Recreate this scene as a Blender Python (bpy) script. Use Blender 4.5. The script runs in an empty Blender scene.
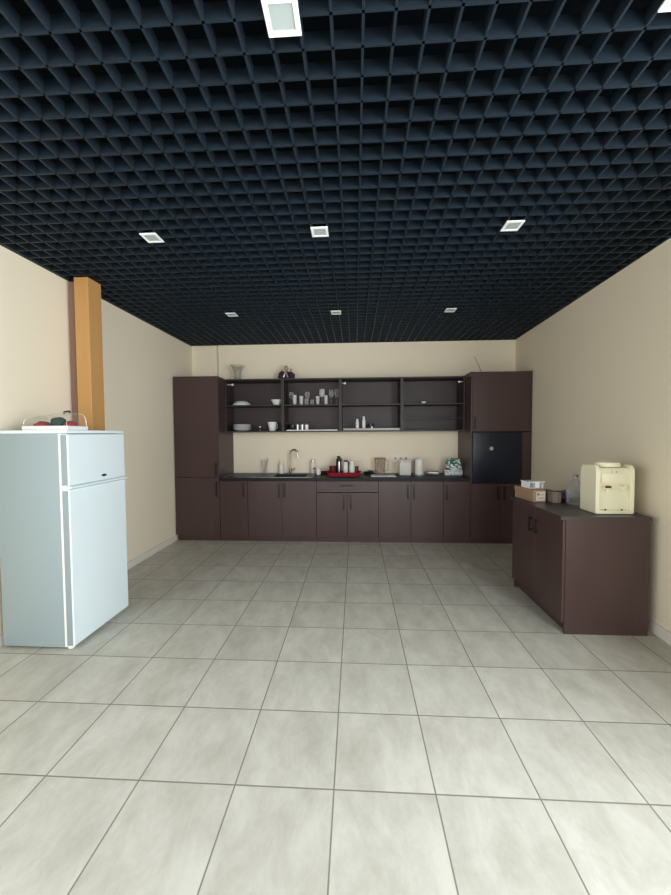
import bpy, bmesh, math, random
from mathutils import Vector, Matrix
random.seed(7)
PI = math.pi
SC = bpy.context.scene
COL = SC.collection

# ------------------------------------------------------------------ materials
def mat(name, color, rough=0.5, metal=0.0, spec=0.5, trans=0.0, alpha=1.0, coat=0.0, bump=None, var=None, ior=1.45, emit=None):
    m = bpy.data.materials.new(name); m.use_nodes = True
    nt = m.node_tree; b = nt.nodes['Principled BSDF']
    b.inputs['Base Color'].default_value = (*color, 1)
    b.inputs['Roughness'].default_value = rough
    b.inputs['Metallic'].default_value = metal
    b.inputs['Specular IOR Level'].default_value = spec
    b.inputs['Transmission Weight'].default_value = trans
    b.inputs['Alpha'].default_value = alpha
    b.inputs['Coat Weight'].default_value = coat
    b.inputs['IOR'].default_value = ior
    if emit:
        b.inputs['Emission Color'].default_value = (*emit[0], 1)
        b.inputs['Emission Strength'].default_value = emit[1]
    tc = nt.nodes.new('ShaderNodeTexCoord')
    if var:   # (scale vector, amount)
        mp = nt.nodes.new('ShaderNodeMapping'); mp.inputs['Scale'].default_value = var[0]
        no = nt.nodes.new('ShaderNodeTexNoise'); no.inputs['Scale'].default_value = 1.0; no.inputs['Detail'].default_value = 5
        mx = nt.nodes.new('ShaderNodeMix'); mx.data_type = 'RGBA'
        a = var[1]
        mx.inputs['A'].default_value = (*[c * (1 - a) for c in color], 1)
        mx.inputs['B'].default_value = (*[min(1, c * (1 + a)) for c in color], 1)
        nt.links.new(tc.outputs['Object'], mp.inputs['Vector']); nt.links.new(mp.outputs['Vector'], no.inputs['Vector'])
        nt.links.new(no.outputs['Fac'], mx.inputs['Factor']); nt.links.new(mx.outputs['Result'], b.inputs['Base Color'])
    if bump:  # (scale, strength, distance)
        no = nt.nodes.new('ShaderNodeTexNoise'); no.inputs['Scale'].default_value = bump[0]; no.inputs['Detail'].default_value = 4
        bp = nt.nodes.new('ShaderNodeBump'); bp.inputs['Strength'].default_value = bump[1]; bp.inputs['Distance'].default_value = bump[2]
        nt.links.new(tc.outputs['Object'], no.inputs['Vector']); nt.links.new(no.outputs['Fac'], bp.inputs['Height'])
        nt.links.new(bp.outputs['Normal'], b.inputs['Normal'])
    return m

def patch_mat(name, cols, scale, rough=0.45):
    m = bpy.data.materials.new(name); m.use_nodes = True
    nt = m.node_tree; b = nt.nodes['Principled BSDF']; b.inputs['Roughness'].default_value = rough
    tc = nt.nodes.new('ShaderNodeTexCoord'); no = nt.nodes.new('ShaderNodeTexNoise')
    no.inputs['Scale'].default_value = scale; no.inputs['Detail'].default_value = 1.5
    cr = nt.nodes.new('ShaderNodeValToRGB'); cr.color_ramp.interpolation = 'CONSTANT'
    el = cr.color_ramp.elements
    el[0].position = 0; el[0].color = (*cols[0][1], 1)
    el[1].position = cols[1][0]; el[1].color = (*cols[1][1], 1)
    for p, c in cols[2:]:
        e = el.new(p); e.color = (*c, 1)
    nt.links.new(tc.outputs['Object'], no.inputs['Vector']); nt.links.new(no.outputs['Fac'], cr.inputs['Fac'])
    nt.links.new(cr.outputs['Color'], b.inputs['Base Color'])
    return m

def glass_mat(name, tint, density=0.35, rough=0.05, edge=0.6):
    m = bpy.data.materials.new(name); m.use_nodes = True
    nt = m.node_tree; nt.nodes.clear()
    out = nt.nodes.new('ShaderNodeOutputMaterial')
    tr = nt.nodes.new('ShaderNodeBsdfTransparent'); tr.inputs['Color'].default_value = (*[0.85 + 0.15 * c for c in tint], 1)
    pb = nt.nodes.new('ShaderNodeBsdfPrincipled'); pb.inputs['Base Color'].default_value = (*tint, 1)
    pb.inputs['Roughness'].default_value = rough
    fr = nt.nodes.new('ShaderNodeLayerWeight'); fr.inputs['Blend'].default_value = 0.35
    ma = nt.nodes.new('ShaderNodeMath'); ma.operation = 'MULTIPLY_ADD'; ma.use_clamp = True
    ma.inputs[1].default_value = edge; ma.inputs[2].default_value = density
    mx = nt.nodes.new('ShaderNodeMixShader')
    L = nt.links.new
    L(fr.outputs['Facing'], ma.inputs[0]); L(ma.outputs[0], mx.inputs['Fac'])
    L(tr.outputs[0], mx.inputs[1]); L(pb.outputs[0], mx.inputs[2]); L(mx.outputs[0], out.inputs['Surface'])
    return m

M = {}
M['wall'] = mat('wall_paint', (0.86, 0.765, 0.60), 0.85, spec=0.25, var=((1.3, 1.3, 1.3), 0.025), bump=(120, 0.08, 0.002))
M['base'] = mat('baseboard_paint', (0.76, 0.71, 0.63), 0.5)
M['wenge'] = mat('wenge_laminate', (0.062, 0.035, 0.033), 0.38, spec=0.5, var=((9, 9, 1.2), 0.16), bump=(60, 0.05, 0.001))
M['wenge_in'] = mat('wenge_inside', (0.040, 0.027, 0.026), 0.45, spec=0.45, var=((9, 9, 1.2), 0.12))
M['handle'] = mat('dark_handle', (0.015, 0.013, 0.014), 0.35, metal=0.3)
M['worktop'] = mat('black_worktop', (0.012, 0.014, 0.018), 0.5, spec=0.25, var=((60, 60, 60), 0.3))
M['sidetop'] = mat('side_worktop', (0.050, 0.040, 0.042), 0.35, var=((9, 1.2, 9), 0.12))
M['sink'] = mat('dark_composite_sink', (0.018, 0.023, 0.027), 0.35, spec=0.35)
M['steel'] = mat('brushed_steel', (0.45, 0.45, 0.45), 0.28, metal=1)
M['chrome'] = mat('chrome', (0.36, 0.33, 0.29), 0.15, metal=1)
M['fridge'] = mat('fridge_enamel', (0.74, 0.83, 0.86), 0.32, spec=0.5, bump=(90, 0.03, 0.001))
M['fridge_shaded'] = mat('fridge_shaded_enamel', (0.30, 0.365, 0.385), 0.42, spec=0.45, bump=(90, 0.03, 0.001))  # white enamel darkened in colour so the camera-facing side reads as shaded
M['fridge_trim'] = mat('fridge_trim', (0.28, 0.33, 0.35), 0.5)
M['white'] = mat('white_plastic', (0.82, 0.82, 0.80), 0.35)
M['porcelain'] = mat('white_porcelain', (0.82, 0.83, 0.84), 0.15, coat=0.3)
M['black'] = mat('black_plastic', (0.012, 0.012, 0.014), 0.35)
M['oven'] = mat('black_oven_glass', (0.010, 0.013, 0.023), 0.30, spec=0.4)
M['wood'] = mat('orange_wood_laminate', (0.56, 0.30, 0.105), 0.42, var=((10, 10, 0.9), 0.10))
M['wood_dark'] = mat('brown_wood_edge', (0.27, 0.16, 0.115), 0.5, var=((10, 10, 0.9), 0.1))
M['lattice'] = mat('black_lattice_metal', (0.014, 0.021, 0.029), 0.38, spec=0.2)
M['void'] = mat('black_ceiling_void', (0.004, 0.007, 0.010), 0.9, spec=0.1)
M['lampframe'] = mat('downlight_frame', (0.86, 0.90, 0.90), 0.4)
M['diffuser'] = mat('downlight_diffuser', (0.42, 0.47, 0.46), 0.35)
M['red'] = mat('red_plastic', (0.27, 0.016, 0.030), 0.35)
M['darkred'] = mat('dark_red_plastic', (0.12, 0.010, 0.014), 0.35)
M['cream'] = mat('cream_plastic', (0.84, 0.80, 0.59), 0.38)
M['cream_in'] = mat('cream_panel', (0.80, 0.77, 0.57), 0.4)
M['cardboard'] = mat('cardboard', (0.32, 0.205, 0.13), 0.8, var=((12, 12, 12), 0.15))
M['cardgrey'] = mat('grey_brown_card', (0.20, 0.155, 0.13), 0.8, var=((12, 12, 12), 0.2))
M['paper'] = mat('pale_paper', (0.62, 0.52, 0.44), 0.7)
M['glass'] = glass_mat('clear_glass', (0.80, 0.82, 0.82), 0.06)
M['frost'] = glass_mat('bright_glass', (0.85, 0.86, 0.86), 0.30, 0.12)
M['vaseglass'] = glass_mat('green_tinged_glass', (0.55, 0.56, 0.47), 0.14)
M['pet'] = glass_mat('bluish_plastic', (0.62, 0.65, 0.70), 0.08, 0.08, 0.5)
M['clearlid'] = glass_mat('clear_plastic_lid', (0.80, 0.80, 0.76), 0.0, 0.1, 0.16)
M['jug'] = glass_mat('amber_jug_glass', (0.62, 0.50, 0.42), 0.16)
M['canister'] = glass_mat('milky_plastic', (0.78, 0.76, 0.68), 0.62, 0.3)
M['silver'] = mat('silver_paint', (0.55, 0.54, 0.52), 0.3, metal=0.6)
M['greymetal'] = mat('dull_grey_metal', (0.30, 0.29, 0.26), 0.45, metal=0.4)
M['offwhite'] = mat('off_white_plastic', (0.80, 0.77, 0.70), 0.4)
M['purple'] = mat('dark_purple_cloth', (0.030, 0.012, 0.030), 0.6)
M['tan'] = mat('tan_cloth', (0.42, 0.28, 0.18), 0.7)
M['greencloth'] = mat('dark_green_cloth', (0.012, 0.045, 0.042), 0.7, bump=(25, 0.6, 0.02))
M['redcloth'] = mat('red_cloth', (0.34, 0.012, 0.02), 0.7, bump=(25, 0.6, 0.02))
M['bag'] = patch_mat('printed_bag', [(0, (0.78, 0.80, 0.78)), (0.46, (0.05, 0.20, 0.14)), (0.56, (0.02, 0.06, 0.07)), (0.62, (0.75, 0.80, 0.75))], 22)
M['bagpale'] = patch_mat('pale_printed_bag', [(0, (0.80, 0.84, 0.86)), (0.50, (0.62, 0.48, 0.60)), (0.58, (0.78, 0.84, 0.88))], 16)
M['bagblue'] = mat('pale_blue_print', (0.62, 0.80, 0.84), 0.45)
M['darkbag'] = mat('grey_blue_plastic_bag', (0.08, 0.085, 0.11), 0.4, bump=(30, 0.6, 0.02))
M['rubber'] = mat('dark_rubber', (0.02, 0.02, 0.02), 0.7)
M['winframe'] = mat('window_frame', (0.7, 0.7, 0.68), 0.4)
M['winglass'] = glass_mat('window_glass', (0.9, 0.95, 0.95), 0.0)
M['socket'] = mat('socket_plastic', (0.80, 0.76, 0.68), 0.35)
M['hole'] = mat('socket_hole', (0.35, 0.32, 0.28), 0.5)

def floor_mat(t, x0, y0):
    m = bpy.data.materials.new('porcelain_floor_tiles'); m.use_nodes = True
    nt = m.node_tree; L = nt.links.new; b = nt.nodes['Principled BSDF']
    def math_(op, a, c=None, v=None):
        n = nt.nodes.new('ShaderNodeMath'); n.operation = op
        if hasattr(a, 'links') or not isinstance(a, (int, float)): L(a, n.inputs[0])
        else: n.inputs[0].default_value = a
        if c is not None:
            if isinstance(c, (int, float)): n.inputs[1].default_value = c
            else: L(c, n.inputs[1])
        return n.outputs[0]
    g = nt.nodes.new('ShaderNodeNewGeometry'); sep = nt.nodes.new('ShaderNodeSeparateXYZ'); L(g.outputs['Position'], sep.inputs[0])
    ds = []; cells = []
    for ax, o in (('X', x0), ('Y', y0)):
        u = math_('DIVIDE', math_('SUBTRACT', sep.outputs[ax], o), t)
        fr = math_('FRACT', u); cells.append(math_('FLOOR', u))
        ds.append(math_('MULTIPLY', math_('MINIMUM', fr, math_('SUBTRACT', 1.0, fr)), t))
    d = math_('MINIMUM', ds[0], ds[1])
    mr = nt.nodes.new('ShaderNodeMapRange'); mr.inputs['From Min'].default_value = 0.0020; mr.inputs['From Max'].default_value = 0.0040
    L(d, mr.inputs['Value'])                                   # 0 in grout, 1 on tile
    cx = nt.nodes.new('ShaderNodeCombineXYZ'); L(cells[0], cx.inputs[0]); L(cells[1], cx.inputs[1])
    wn = nt.nodes.new('ShaderNodeTexWhiteNoise'); wn.noise_dimensions = '3D'; L(cx.outputs[0], wn.inputs['Vector'])
    # offset the marbling per tile
    sc = nt.nodes.new('ShaderNodeVectorMath'); sc.operation = 'SCALE'; sc.inputs['Scale'].default_value = 9.0; L(wn.outputs['Color'], sc.inputs[0])
    ad = nt.nodes.new('ShaderNodeVectorMath'); ad.operation = 'ADD'; L(g.outputs['Position'], ad.inputs[0]); L(sc.outputs[0], ad.inputs[1])
    mp = nt.nodes.new('ShaderNodeMapping'); mp.inputs['Scale'].default_value = (3.4, 1.8, 1); mp.inputs['Rotation'].default_value = (0, 0, 0.7); L(ad.outputs[0], mp.inputs['Vector'])
    n1 = nt.nodes.new('ShaderNodeTexNoise'); n1.inputs['Scale'].default_value = 2.1; n1.inputs['Detail'].default_value = 7; n1.inputs['Roughness'].default_value = 0.70; n1.inputs['Distortion'].default_value = 0.25
    L(mp.outputs[0], n1.inputs['Vector'])
    n2 = nt.nodes.new('ShaderNodeTexNoise'); n2.inputs['Scale'].default_value = 45; n2.inputs['Detail'].default_value = 4; L(g.outputs['Position'], n2.inputs['Vector'])
    cr = nt.nodes.new('ShaderNodeValToRGB'); e = cr.color_ramp.elements
    e[0].position = 0.28; e[0].color = (0.44, 0.42, 0.355, 1); e[1].position = 0.62; e[1].color = (0.605, 0.59, 0.515, 1)
    L(n1.outputs['Fac'], cr.inputs['Fac'])
    val = math_('ADD', math_('MULTIPLY', wn.outputs['Value'], 0.07), 0.935)
    val = math_('ADD', val, math_('MULTIPLY', n2.outputs['Fac'], 0.05))
    hs = nt.nodes.new('ShaderNodeHueSaturation'); L(cr.outputs['Color'], hs.inputs['Color']); L(val, hs.inputs['Value'])
    mx = nt.nodes.new('ShaderNodeMix'); mx.data_type = 'RGBA'; mx.inputs['A'].default_value = (0.21, 0.195, 0.155, 1)
    L(mr.outputs[0], mx.inputs['Factor']); L(hs.outputs[0], mx.inputs['B']); L(mx.outputs['Result'], b.inputs['Base Color'])
    ro = math_('SUBTRACT', 0.78, math_('MULTIPLY', mr.outputs[0], 0.36)); L(ro, b.inputs['Roughness'])
    bp = nt.nodes.new('ShaderNodeBump'); bp.inputs['Strength'].default_value = 0.35; bp.inputs['Distance'].default_value = 0.002
    L(mr.outputs[0], bp.inputs['Height']); L(bp.outputs[0], b.inputs['Normal'])
    b.inputs['Specular IOR Level'].default_value = 0.45
    return m
M['floor'] = floor_mat(0.404, -0.0904, 1.4032)

# ------------------------------------------------------------------ mesh helpers
def NB(): return bmesh.new()
def merge(bm, b2):
    me = bpy.data.meshes.new('tmp'); b2.to_mesh(me); b2.free(); bm.from_mesh(me); bpy.data.meshes.remove(me)
def box(bm, x0, x1, y0, y1, z0, z1, bev=0.0, seg=2):
    b = bmesh.new(); bmesh.ops.create_cube(b, size=1)
    for v in b.verts:
        v.co = Vector(((x0 + x1) / 2 + v.co.x * (x1 - x0), (y0 + y1) / 2 + v.co.y * (y1 - y0), (z0 + z1) / 2 + v.co.z * (z1 - z0)))
    if bev > 0:
        bmesh.ops.bevel(b, geom=list(b.edges), offset=bev, segments=seg, affect='EDGES', profile=0.7)
    merge(bm, b); return bm
def prism(bm, pts, z0, z1):
    b = bmesh.new()
    lo = [b.verts.new((x, y, z0)) for x, y in pts]; hi = [b.verts.new((x, y, z1)) for x, y in pts]
    n = len(pts)
    b.faces.new(lo[::-1]); b.faces.new(hi)
    for i in range(n): b.faces.new((lo[i], lo[(i + 1) % n], hi[(i + 1) % n], hi[i]))
    bmesh.ops.recalc_face_normals(b, faces=b.faces); merge(bm, b); return bm
def extrude_yz(bm, pts, x0, x1):            # profile in (y,z), extruded along x
    b = bmesh.new()
    lo = [b.verts.new((x0, y, z)) for y, z in pts]; hi = [b.verts.new((x1, y, z)) for y, z in pts]
    n = len(pts); b.faces.new(lo[::-1]); b.faces.new(hi)
    for i in range(n): b.faces.new((lo[i], lo[(i + 1) % n], hi[(i + 1) % n], hi[i]))
    bmesh.ops.recalc_face_normals(b, faces=b.faces); merge(bm, b); return bm
def extrude_xz(bm, pts, y0, y1):
    b = bmesh.new()
    lo = [b.verts.new((x, y0, z)) for x, z in pts]; hi = [b.verts.new((x, y1, z)) for x, z in pts]
    n = len(pts); b.faces.new(lo[::-1]); b.faces.new(hi)
    for i in range(n): b.faces.new((lo[i], lo[(i + 1) % n], hi[(i + 1) % n], hi[i]))
    bmesh.ops.recalc_face_normals(b, faces=b.faces); merge(bm, b); return bm
def lathe(bm, prof, c=(0, 0, 0), seg=28, axis='Z', sx=1.0, sy=1.0):
    b = bmesh.new(); rings = []
    for r, z in prof:
        if r < 1e-5: rings.append([b.verts.new((0, 0, z))])
        else: rings.append([b.verts.new((r * math.cos(2 * PI * k / seg) * sx, r * math.sin(2 * PI * k / seg) * sy, z)) for k in range(seg)])
    for a, d in zip(rings, rings[1:]):
        if len(a) == 1 and len(d) == 1: continue
        for k in range(seg):
            k2 = (k + 1) % seg
            if len(a) == 1: b.faces.new((a[0], d[k], d[k2]))
            elif len(d) == 1: b.faces.new((a[k], a[k2], d[0]))
            else: b.faces.new((a[k], a[k2], d[k2], d[k]))
    bmesh.ops.recalc_face_normals(b, faces=b.faces)
    if axis == 'X': b.transform(Matrix.Rotation(PI / 2, 4, 'Y'))
    if axis == 'Y': b.transform(Matrix.Rotation(-PI / 2, 4, 'X'))
    b.transform(Matrix.Translation(Vector(c))); merge(bm, b); return bm
def tube(bm, pts, r, seg=10, r_end=None):
    pts = [Vector(p) for p in pts]; b = bmesh.new(); rings = []; n = len(pts); up = None
    for i, p in enumerate(pts):
        t = (pts[min(i + 1, n - 1)] - pts[max(i - 1, 0)]).normalized()
        if up is None: up = t.orthogonal().normalized()
        up = (up - t * up.dot(t)).normalized(); w = t.cross(up)
        rr = r if r_end is None else r + (r_end - r) * i / (n - 1)
        rings.append([b.verts.new(p + (up * math.cos(2 * PI * k / seg) + w * math.sin(2 * PI * k / seg)) * rr) for k in range(seg)])
    for a, d in zip(rings, rings[1:]):
        for k in range(seg): b.faces.new((a[k], a[(k + 1) % seg], d[(k + 1) % seg], d[k]))
    b.faces.new(rings[0][::-1]); b.faces.new(rings[-1])
    bmesh.ops.recalc_face_normals(b, faces=b.faces); merge(bm, b); return bm
def blob(bm, c, s, seed=0, amp=0.12, flat=True):
    b = bmesh.new(); bmesh.ops.create_icosphere(b, subdivisions=4, radius=1)
    rnd = random.Random(seed); ph = [rnd.uniform(0, 6.3) for _ in range(6)]; kk = [rnd.uniform(2, 6) for _ in range(6)]
    for v in b.verts:
        p = v.co.copy()
        d = 1 + amp * (math.sin(kk[0] * p.x + ph[0]) * math.sin(kk[1] * p.y + ph[1]) + 0.6 * math.sin(kk[2] * 1.7 * p.z + ph[2] + kk[3] * p.x) + 0.4 * math.sin(9 * p.y + ph[4]))
        q = p * d
        z = q.z * s[2]
        if flat: z = max(z, -s[2] * 0.75)
        v.co = Vector((c[0] + q.x * s[0], c[1] + q.y * s[1], c[2] + z + (s[2] * 0.75 if flat else 0)))
    merge(bm, b); return bm

def obj(name, bm, m, parent=None, smooth=True):
    me = bpy.data.meshes.new(name); bm.to_mesh(me); bm.free()
    me.materials.append(M[m] if isinstance(m, str) else m)
    if smooth:
        for p in me.polygons: p.use_smooth = True
        try: me.set_sharp_from_angle(angle=math.radians(35))
        except Exception: pass
    o = bpy.data.objects.new(name, me); COL.objects.link(o)
    if parent is not None:
        o.parent = parent
        M_ = parent.matrix_basis.copy(); p = parent.parent
        while p is not None: M_ = p.matrix_basis @ M_; p = p.parent
        # meshes are written in the thing's own frame
    return o
def tag(o, label, cat, group=None, kind=None):
    o['label'] = label; o['category'] = cat
    if group: o['group'] = group
    if kind: o['kind'] = kind
    return o
def thing(name, label, cat, loc, rz=0, group=None):
    o = bpy.data.objects.new(name, None); o.empty_display_size = 0.1; COL.objects.link(o)
    o.location = loc; o.rotation_euler = (0, 0, rz)
    return tag(o, label, cat, group)
def struct(name, bm, m, parent=None, smooth=False):
    o = obj(name, bm, m, parent, smooth)
    if parent is None: o['kind'] = 'structure'
    return o
def dup(root, loc, label, rz=None, group=None):
    r = root.copy(); COL.objects.link(r); r.location = loc; r['label'] = label
    if rz is not None: r.rotation_euler = (0, 0, rz)
    if group: r['group'] = group
    for ch in list(root.children):
        c = ch.copy(); COL.objects.link(c); c.parent = r
        for g in ch.children:
            d = g.copy(); COL.objects.link(d); d.parent = c
    return r

# ------------------------------------------------------------------ room constants
CZ = 2.73            # underside of the lattice
TOP = 3.15
XL = -2.42
YB = 5.285
YR = -6.0
def xr(y): return 2.115 + (y - 2.5) * 0.050       # right wall runs very slightly outward

b = NB(); box(b, -2.62, 2.66, YR - 0.2, 5.6, -0.1, 0.0); struct('floor', b, 'floor')
b = NB(); box(b, -2.62, 2.66, YR - 0.2, 5.6, TOP, TOP + 0.1); ceil_ = struct('ceiling', b, 'void')
# open cell lattice
b = NB(); w = 0.0045
def strip(bm, x0, x1, y0, y1):
    bb = bmesh.new(); bmesh.ops.create_cube(bb, size=1)
    for v in bb.verts: v.co = Vector(((x0 + x1) / 2 + v.co.x * (x1 - x0), (y0 + y1) / 2 + v.co.y * (y1 - y0), CZ + 0.0275 + v.co.z * 0.055))
    merge(bm, bb)
x = 0.131 - 0.101 * 25
while x < 2.3:
    if x > XL:
        y1 = YB
        y0 = YR if x < xr(YR) - 0.01 else max(YR, 2.5 + (x + 0.01 - 2.115) / 0.050)
        if y0 < y1 - 0.05: strip(b, x - w, x + w, y0, y1)
    x += 0.101
y = 1.276 - 0.1015 * 72
while y < YB:
    if y > YR: strip(b, XL, xr(y) - 0.002, y - w, y + w)
    y += 0.1015
prism(b, [(xr(YR) - 0.012, YR), (xr(YR), YR), (xr(YB), YB), (xr(YB) - 0.012, YB)], CZ, CZ + 0.055)
strip(b, XL, XL + 0.012, YR, YB); strip(b, XL, xr(YB) - 0.01, YB - 0.012, YB)
struct('lattice', b, 'lattice', ceil_)

# walls
LY0, LY1, LZ0, LZ1 = -2.6, 1.0, 0.75, 2.6
b = NB(); box(b, XL - 0.15, XL, LY1, 5.45, 0, TOP); box(b, XL - 0.15, XL, YR, LY0, 0, TOP); box(b, XL - 0.15, XL, LY0, LY1, 0, LZ0); box(b, XL - 0.15, XL, LY0, LY1, LZ1, TOP)
struct('wall_left', b, 'wall')
b = NB(); box(b, -2.005, 2.45, YB, YB + 0.15, 0, TOP); box(b, XL, -2.005, YB + 0.05, YB + 0.15, 0, TOP); struct('wall_back', b, 'wall')
WY0, WY1, WZ0, WZ1 = -2.4, 1.4, 0.70, 2.6
b = NB()
def rw(bm, y0, y1, z0, z1): prism(bm, [(xr(y0), y0), (xr(y0) + 0.2, y0), (xr(y1) + 0.2, y1), (xr(y1), y1)], z0, z1)
rw(b, WY1, 5.45, 0, TOP); rw(b, YR, WY0, 0, TOP); rw(b, WY0, WY1, 0, WZ0); rw(b, WY0, WY1, WZ1, TOP)
ang = -math.atan(0.050); T0 = Matrix.Translation((xr(0), 0, 0)) @ Matrix.Rotation(ang, 4, 'Z')
b.transform(T0.inverted()); wr = struct('wall_right', b, 'wall'); wr.matrix_world = T0
RX0, RX1, RZ0, RZ1 = -0.6, 1.55, 0.1, 2.65
b = NB(); box(b, XL, RX0, YR - 0.2, YR, 0, TOP); box(b, RX1, xr(YR), YR - 0.2, YR, 0, TOP)
box(b, RX0, RX1, YR - 0.2, YR, 0, RZ0); box(b, RX0, RX1, YR - 0.2, YR, RZ1, TOP); struct('wall_rear', b, 'wall')
# windows
def window(name, a0, a1, z0, z1, along):
    fr = NB(); gl = NB(); n = 3
    def bb(bm, s0, s1, za, zb, d0, d1):
        if along == 'L': box(bm, XL - 0.12 + d0, XL - 0.12 + d1, s0, s1, za, zb)
        elif along == 'Y': box(bm, xr(0) + 0.12 + d0 - 0.06, xr(0) + 0.12 + d1 - 0.06, s0, s1, za, zb)
        else: box(bm, s0, s1, YR - 0.12 - d1, YR - 0.12 - d0, za, zb)
    bb(fr, a0, a1, z0, z0 + 0.05, 0, 0.06); bb(fr, a0, a1, z1 - 0.05, z1, 0, 0.06)
    for i in range(n + 1):
        c = a0 + 0.025 + (a1 - a0 - 0.05) * i / n; bb(fr, c - 0.025, c + 0.025, z0 + 0.05, z1 - 0.05, 0, 0.06)
    o = struct(name, fr, 'winframe')
    bb(gl, a0 + 0.05, a1 - 0.05, z0 + 0.05, z1 - 0.05, 0.025, 0.031); struct('pane', gl, 'winglass', o)
window('window_1', WY0, WY1, WZ0, WZ1, 'Y')
window('window_2', RX0, RX1, RZ0, RZ1, 'X')
window('added_window_3', LY0, LY1, LZ0, LZ1, 'L')  # unseen left window, added to carry fill light
# baseboards
b = NB(); box(b, XL, XL + 0.014, YR, 4.70, 0, 0.075, 0.003); struct('baseboard_left', b, 'base')
b = NB(); prism(b, [(xr(YR) - 0.014, YR), (xr(YR), YR), (xr(4.6), 4.6), (xr(4.6) - 0.014, 4.6)], 0, 0.08); struct('baseboard_right', b, 'base')

# ------------------------------------------------------------------ column on the left wall
t = thing('boxed_column', 'orange wood-veneer boxed column rising behind the white fridge on the left wall', 'column', (-2.25, 3.0, 0))
b = NB(); box(b, -0.060, 0.060, -0.078, 0.078, 0, CZ - 0.003, 0.002, 1); obj('casing', b, 'wood', t)
b = NB(); box(b, -0.158, -0.0605, -0.020, 0.055, 0.09, CZ - 0.012, 0.001, 1); o = obj('wall_fillet', b, 'wood_dark', t); o['label'] = 'brown strip between column and wall'

# ------------------------------------------------------------------ fitted kitchen
FY = 4.70
def vhandle(parent, x, z0, z1, yf):
    b = NB(); box(b, x - 0.007, x + 0.007, yf - 0.030, yf - 0.020, z0, z1, 0.003)
    for z in (z0 + 0.015, z1 - 0.015): box(b, x - 0.005, x + 0.005, yf - 0.021, yf, z - 0.005, z + 0.005)
    return obj('handle', b, 'handle', parent)
def hhandle(parent, x0, x1, z, yf):
    b = NB(); box(b, x0, x1, yf - 0.030, yf - 0.020, z - 0.007, z + 0.007, 0.003)
    for x in (x0 + 0.015, x1 - 0.015): box(b, x - 0.005, x + 0.005, yf - 0.021, yf, z - 0.005, z + 0.005)
    return obj('handle', b, 'handle', parent)
def front(name, parent, x0, x1, z0, z1, yf):
    b = NB(); box(b, x0 + 0.0015, x1 - 0.0015, yf, yf + 0.018, z0 + 0.0015, z1 - 0.0015, 0.0015, 1)
    return obj(name, b, 'wenge', parent)
def shell(parent, x0, x1, y0, y1, z0, z1, top=True, back=True, m='wenge', inner=None):
    b = NB(); t_ = 0.016
    box(b, x0, x0 + t_, y0, y1, z0, z1); box(b, x1 - t_, x1, y0, y1, z0, z1)
    box(b, x0 + t_, x1 - t_, y0, y1, z0, z0 + t_)
    if top: box(b, x0 + t_, x1 - t_, y0, y1, z1 - t_, z1)
    if back: box(b, x0 + t_, x1 - t_, y1 - 0.008, y1, z0 + t_, z1 - (t_ if top else 0))
    return obj('carcass', b, m, parent, False)
def plinth(parent, x0, x1, y):
    b = NB(); box(b, x0, x1, y, y + 0.016, 0, 0.078); return obj('plinth', b, 'wenge', parent, False)
GB = 'base cabinets under the black worktop'
def base(xa, xb, label):
    w2 = (xb - xa) / 2 - 0.001
    t = thing('base_cabinet', label, 'cabinet', ((xa + xb) / 2, FY, 0), 0, GB)
    shell(t, -w2, w2, 0.020, 0.56, 0.08, 0.81, top=False); plinth(t, -w2, w2, 0.04)
    return t, w2
# single door next to tall left unit
t, w2 = base(-1.795, -1.42, 'narrow brown base cabinet with one door beside the left tall cupboard')
d = front('door', t, -w2, w2, 0.08, 0.81, 0); vhandle(d, w2 - 0.05, 0.60, 0.785, 0)
t, w2 = base(-1.42, -0.51, 'brown double-door base cabinet directly beneath the sink and curved tap')
d = front('door', t, -w2, 0, 0.08, 0.81, 0); vhandle(d, -0.035, 0.60, 0.785, 0)
d = front('door', t, 0, w2, 0.08, 0.81, 0); vhandle(d, 0.035, 0.60, 0.785, 0)
t, w2 = base(-0.51, 0.30, 'brown base cabinet with a drawer over two doors beneath the red tray')
d = front('drawer', t, -w2, w2, 0.665, 0.81, 0); hhandle(d, -0.085, 0.085, 0.752, 0)
d = front('door', t, -w2, 0, 0.08, 0.66, 0); vhandle(d, -0.045, 0.44, 0.635, 0)
d = front('door', t, 0, w2, 0.08, 0.66, 0); vhandle(d, 0.045, 0.44, 0.635, 0)
t, w2 = base(0.30, 1.13, 'dark double-door base cabinet beneath the glass jug and milky canister')
d = front('door', t, -w2, 0, 0.08, 0.81, 0); vhandle(d, -0.04, 0.58, 0.765, 0)
d = front('door', t, 0, w2, 0.08, 0.81, 0); vhandle(d, 0.04, 0.58, 0.765, 0)
t, w2 = base(1.13, 1.463, 'narrow dark base cabinet with one door beside the right tall cupboard')
d = front('door', t, -w2, w2, 0.08, 0.81, 0); vhandle(d, -w2 + 0.035, 0.57, 0.76, 0)

# tall left
t = thing('tall_cupboard', 'tall reddish-brown two-door cupboard at the left end of the kitchen run', 'cupboard', (-2.095, FY, 0), 0, 'tall cupboards closing the kitchen run')
b = NB(); box(b, -0.300, -0.282, 0.02, 0.575, 0.08, 2.19); box(b, 0.280, 0.298, 0.02, 0.575, 0.08, 2.19)
box(b, -0.282, 0.280, 0.02, 0.575, 2.172, 2.19); box(b, -0.282, 0.280, 0.02, 0.575, 0.08, 0.098); box(b, -0.282, 0.280, 0.565, 0.575, 0.098, 2.172)
obj('carcass', b, 'wenge', t, False); plinth(t, -0.295, 0.295, 0.04)
d = front('door', t, -0.300, 0.298, 0.86, 2.192, 0); vhandle(d, 0.262, 0.885, 1.055, 0)
d = front('door', t, -0.300, 0.298, 0.08, 0.857, 0); vhandle(d, 0.262, 0.60, 0.80, 0)
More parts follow.
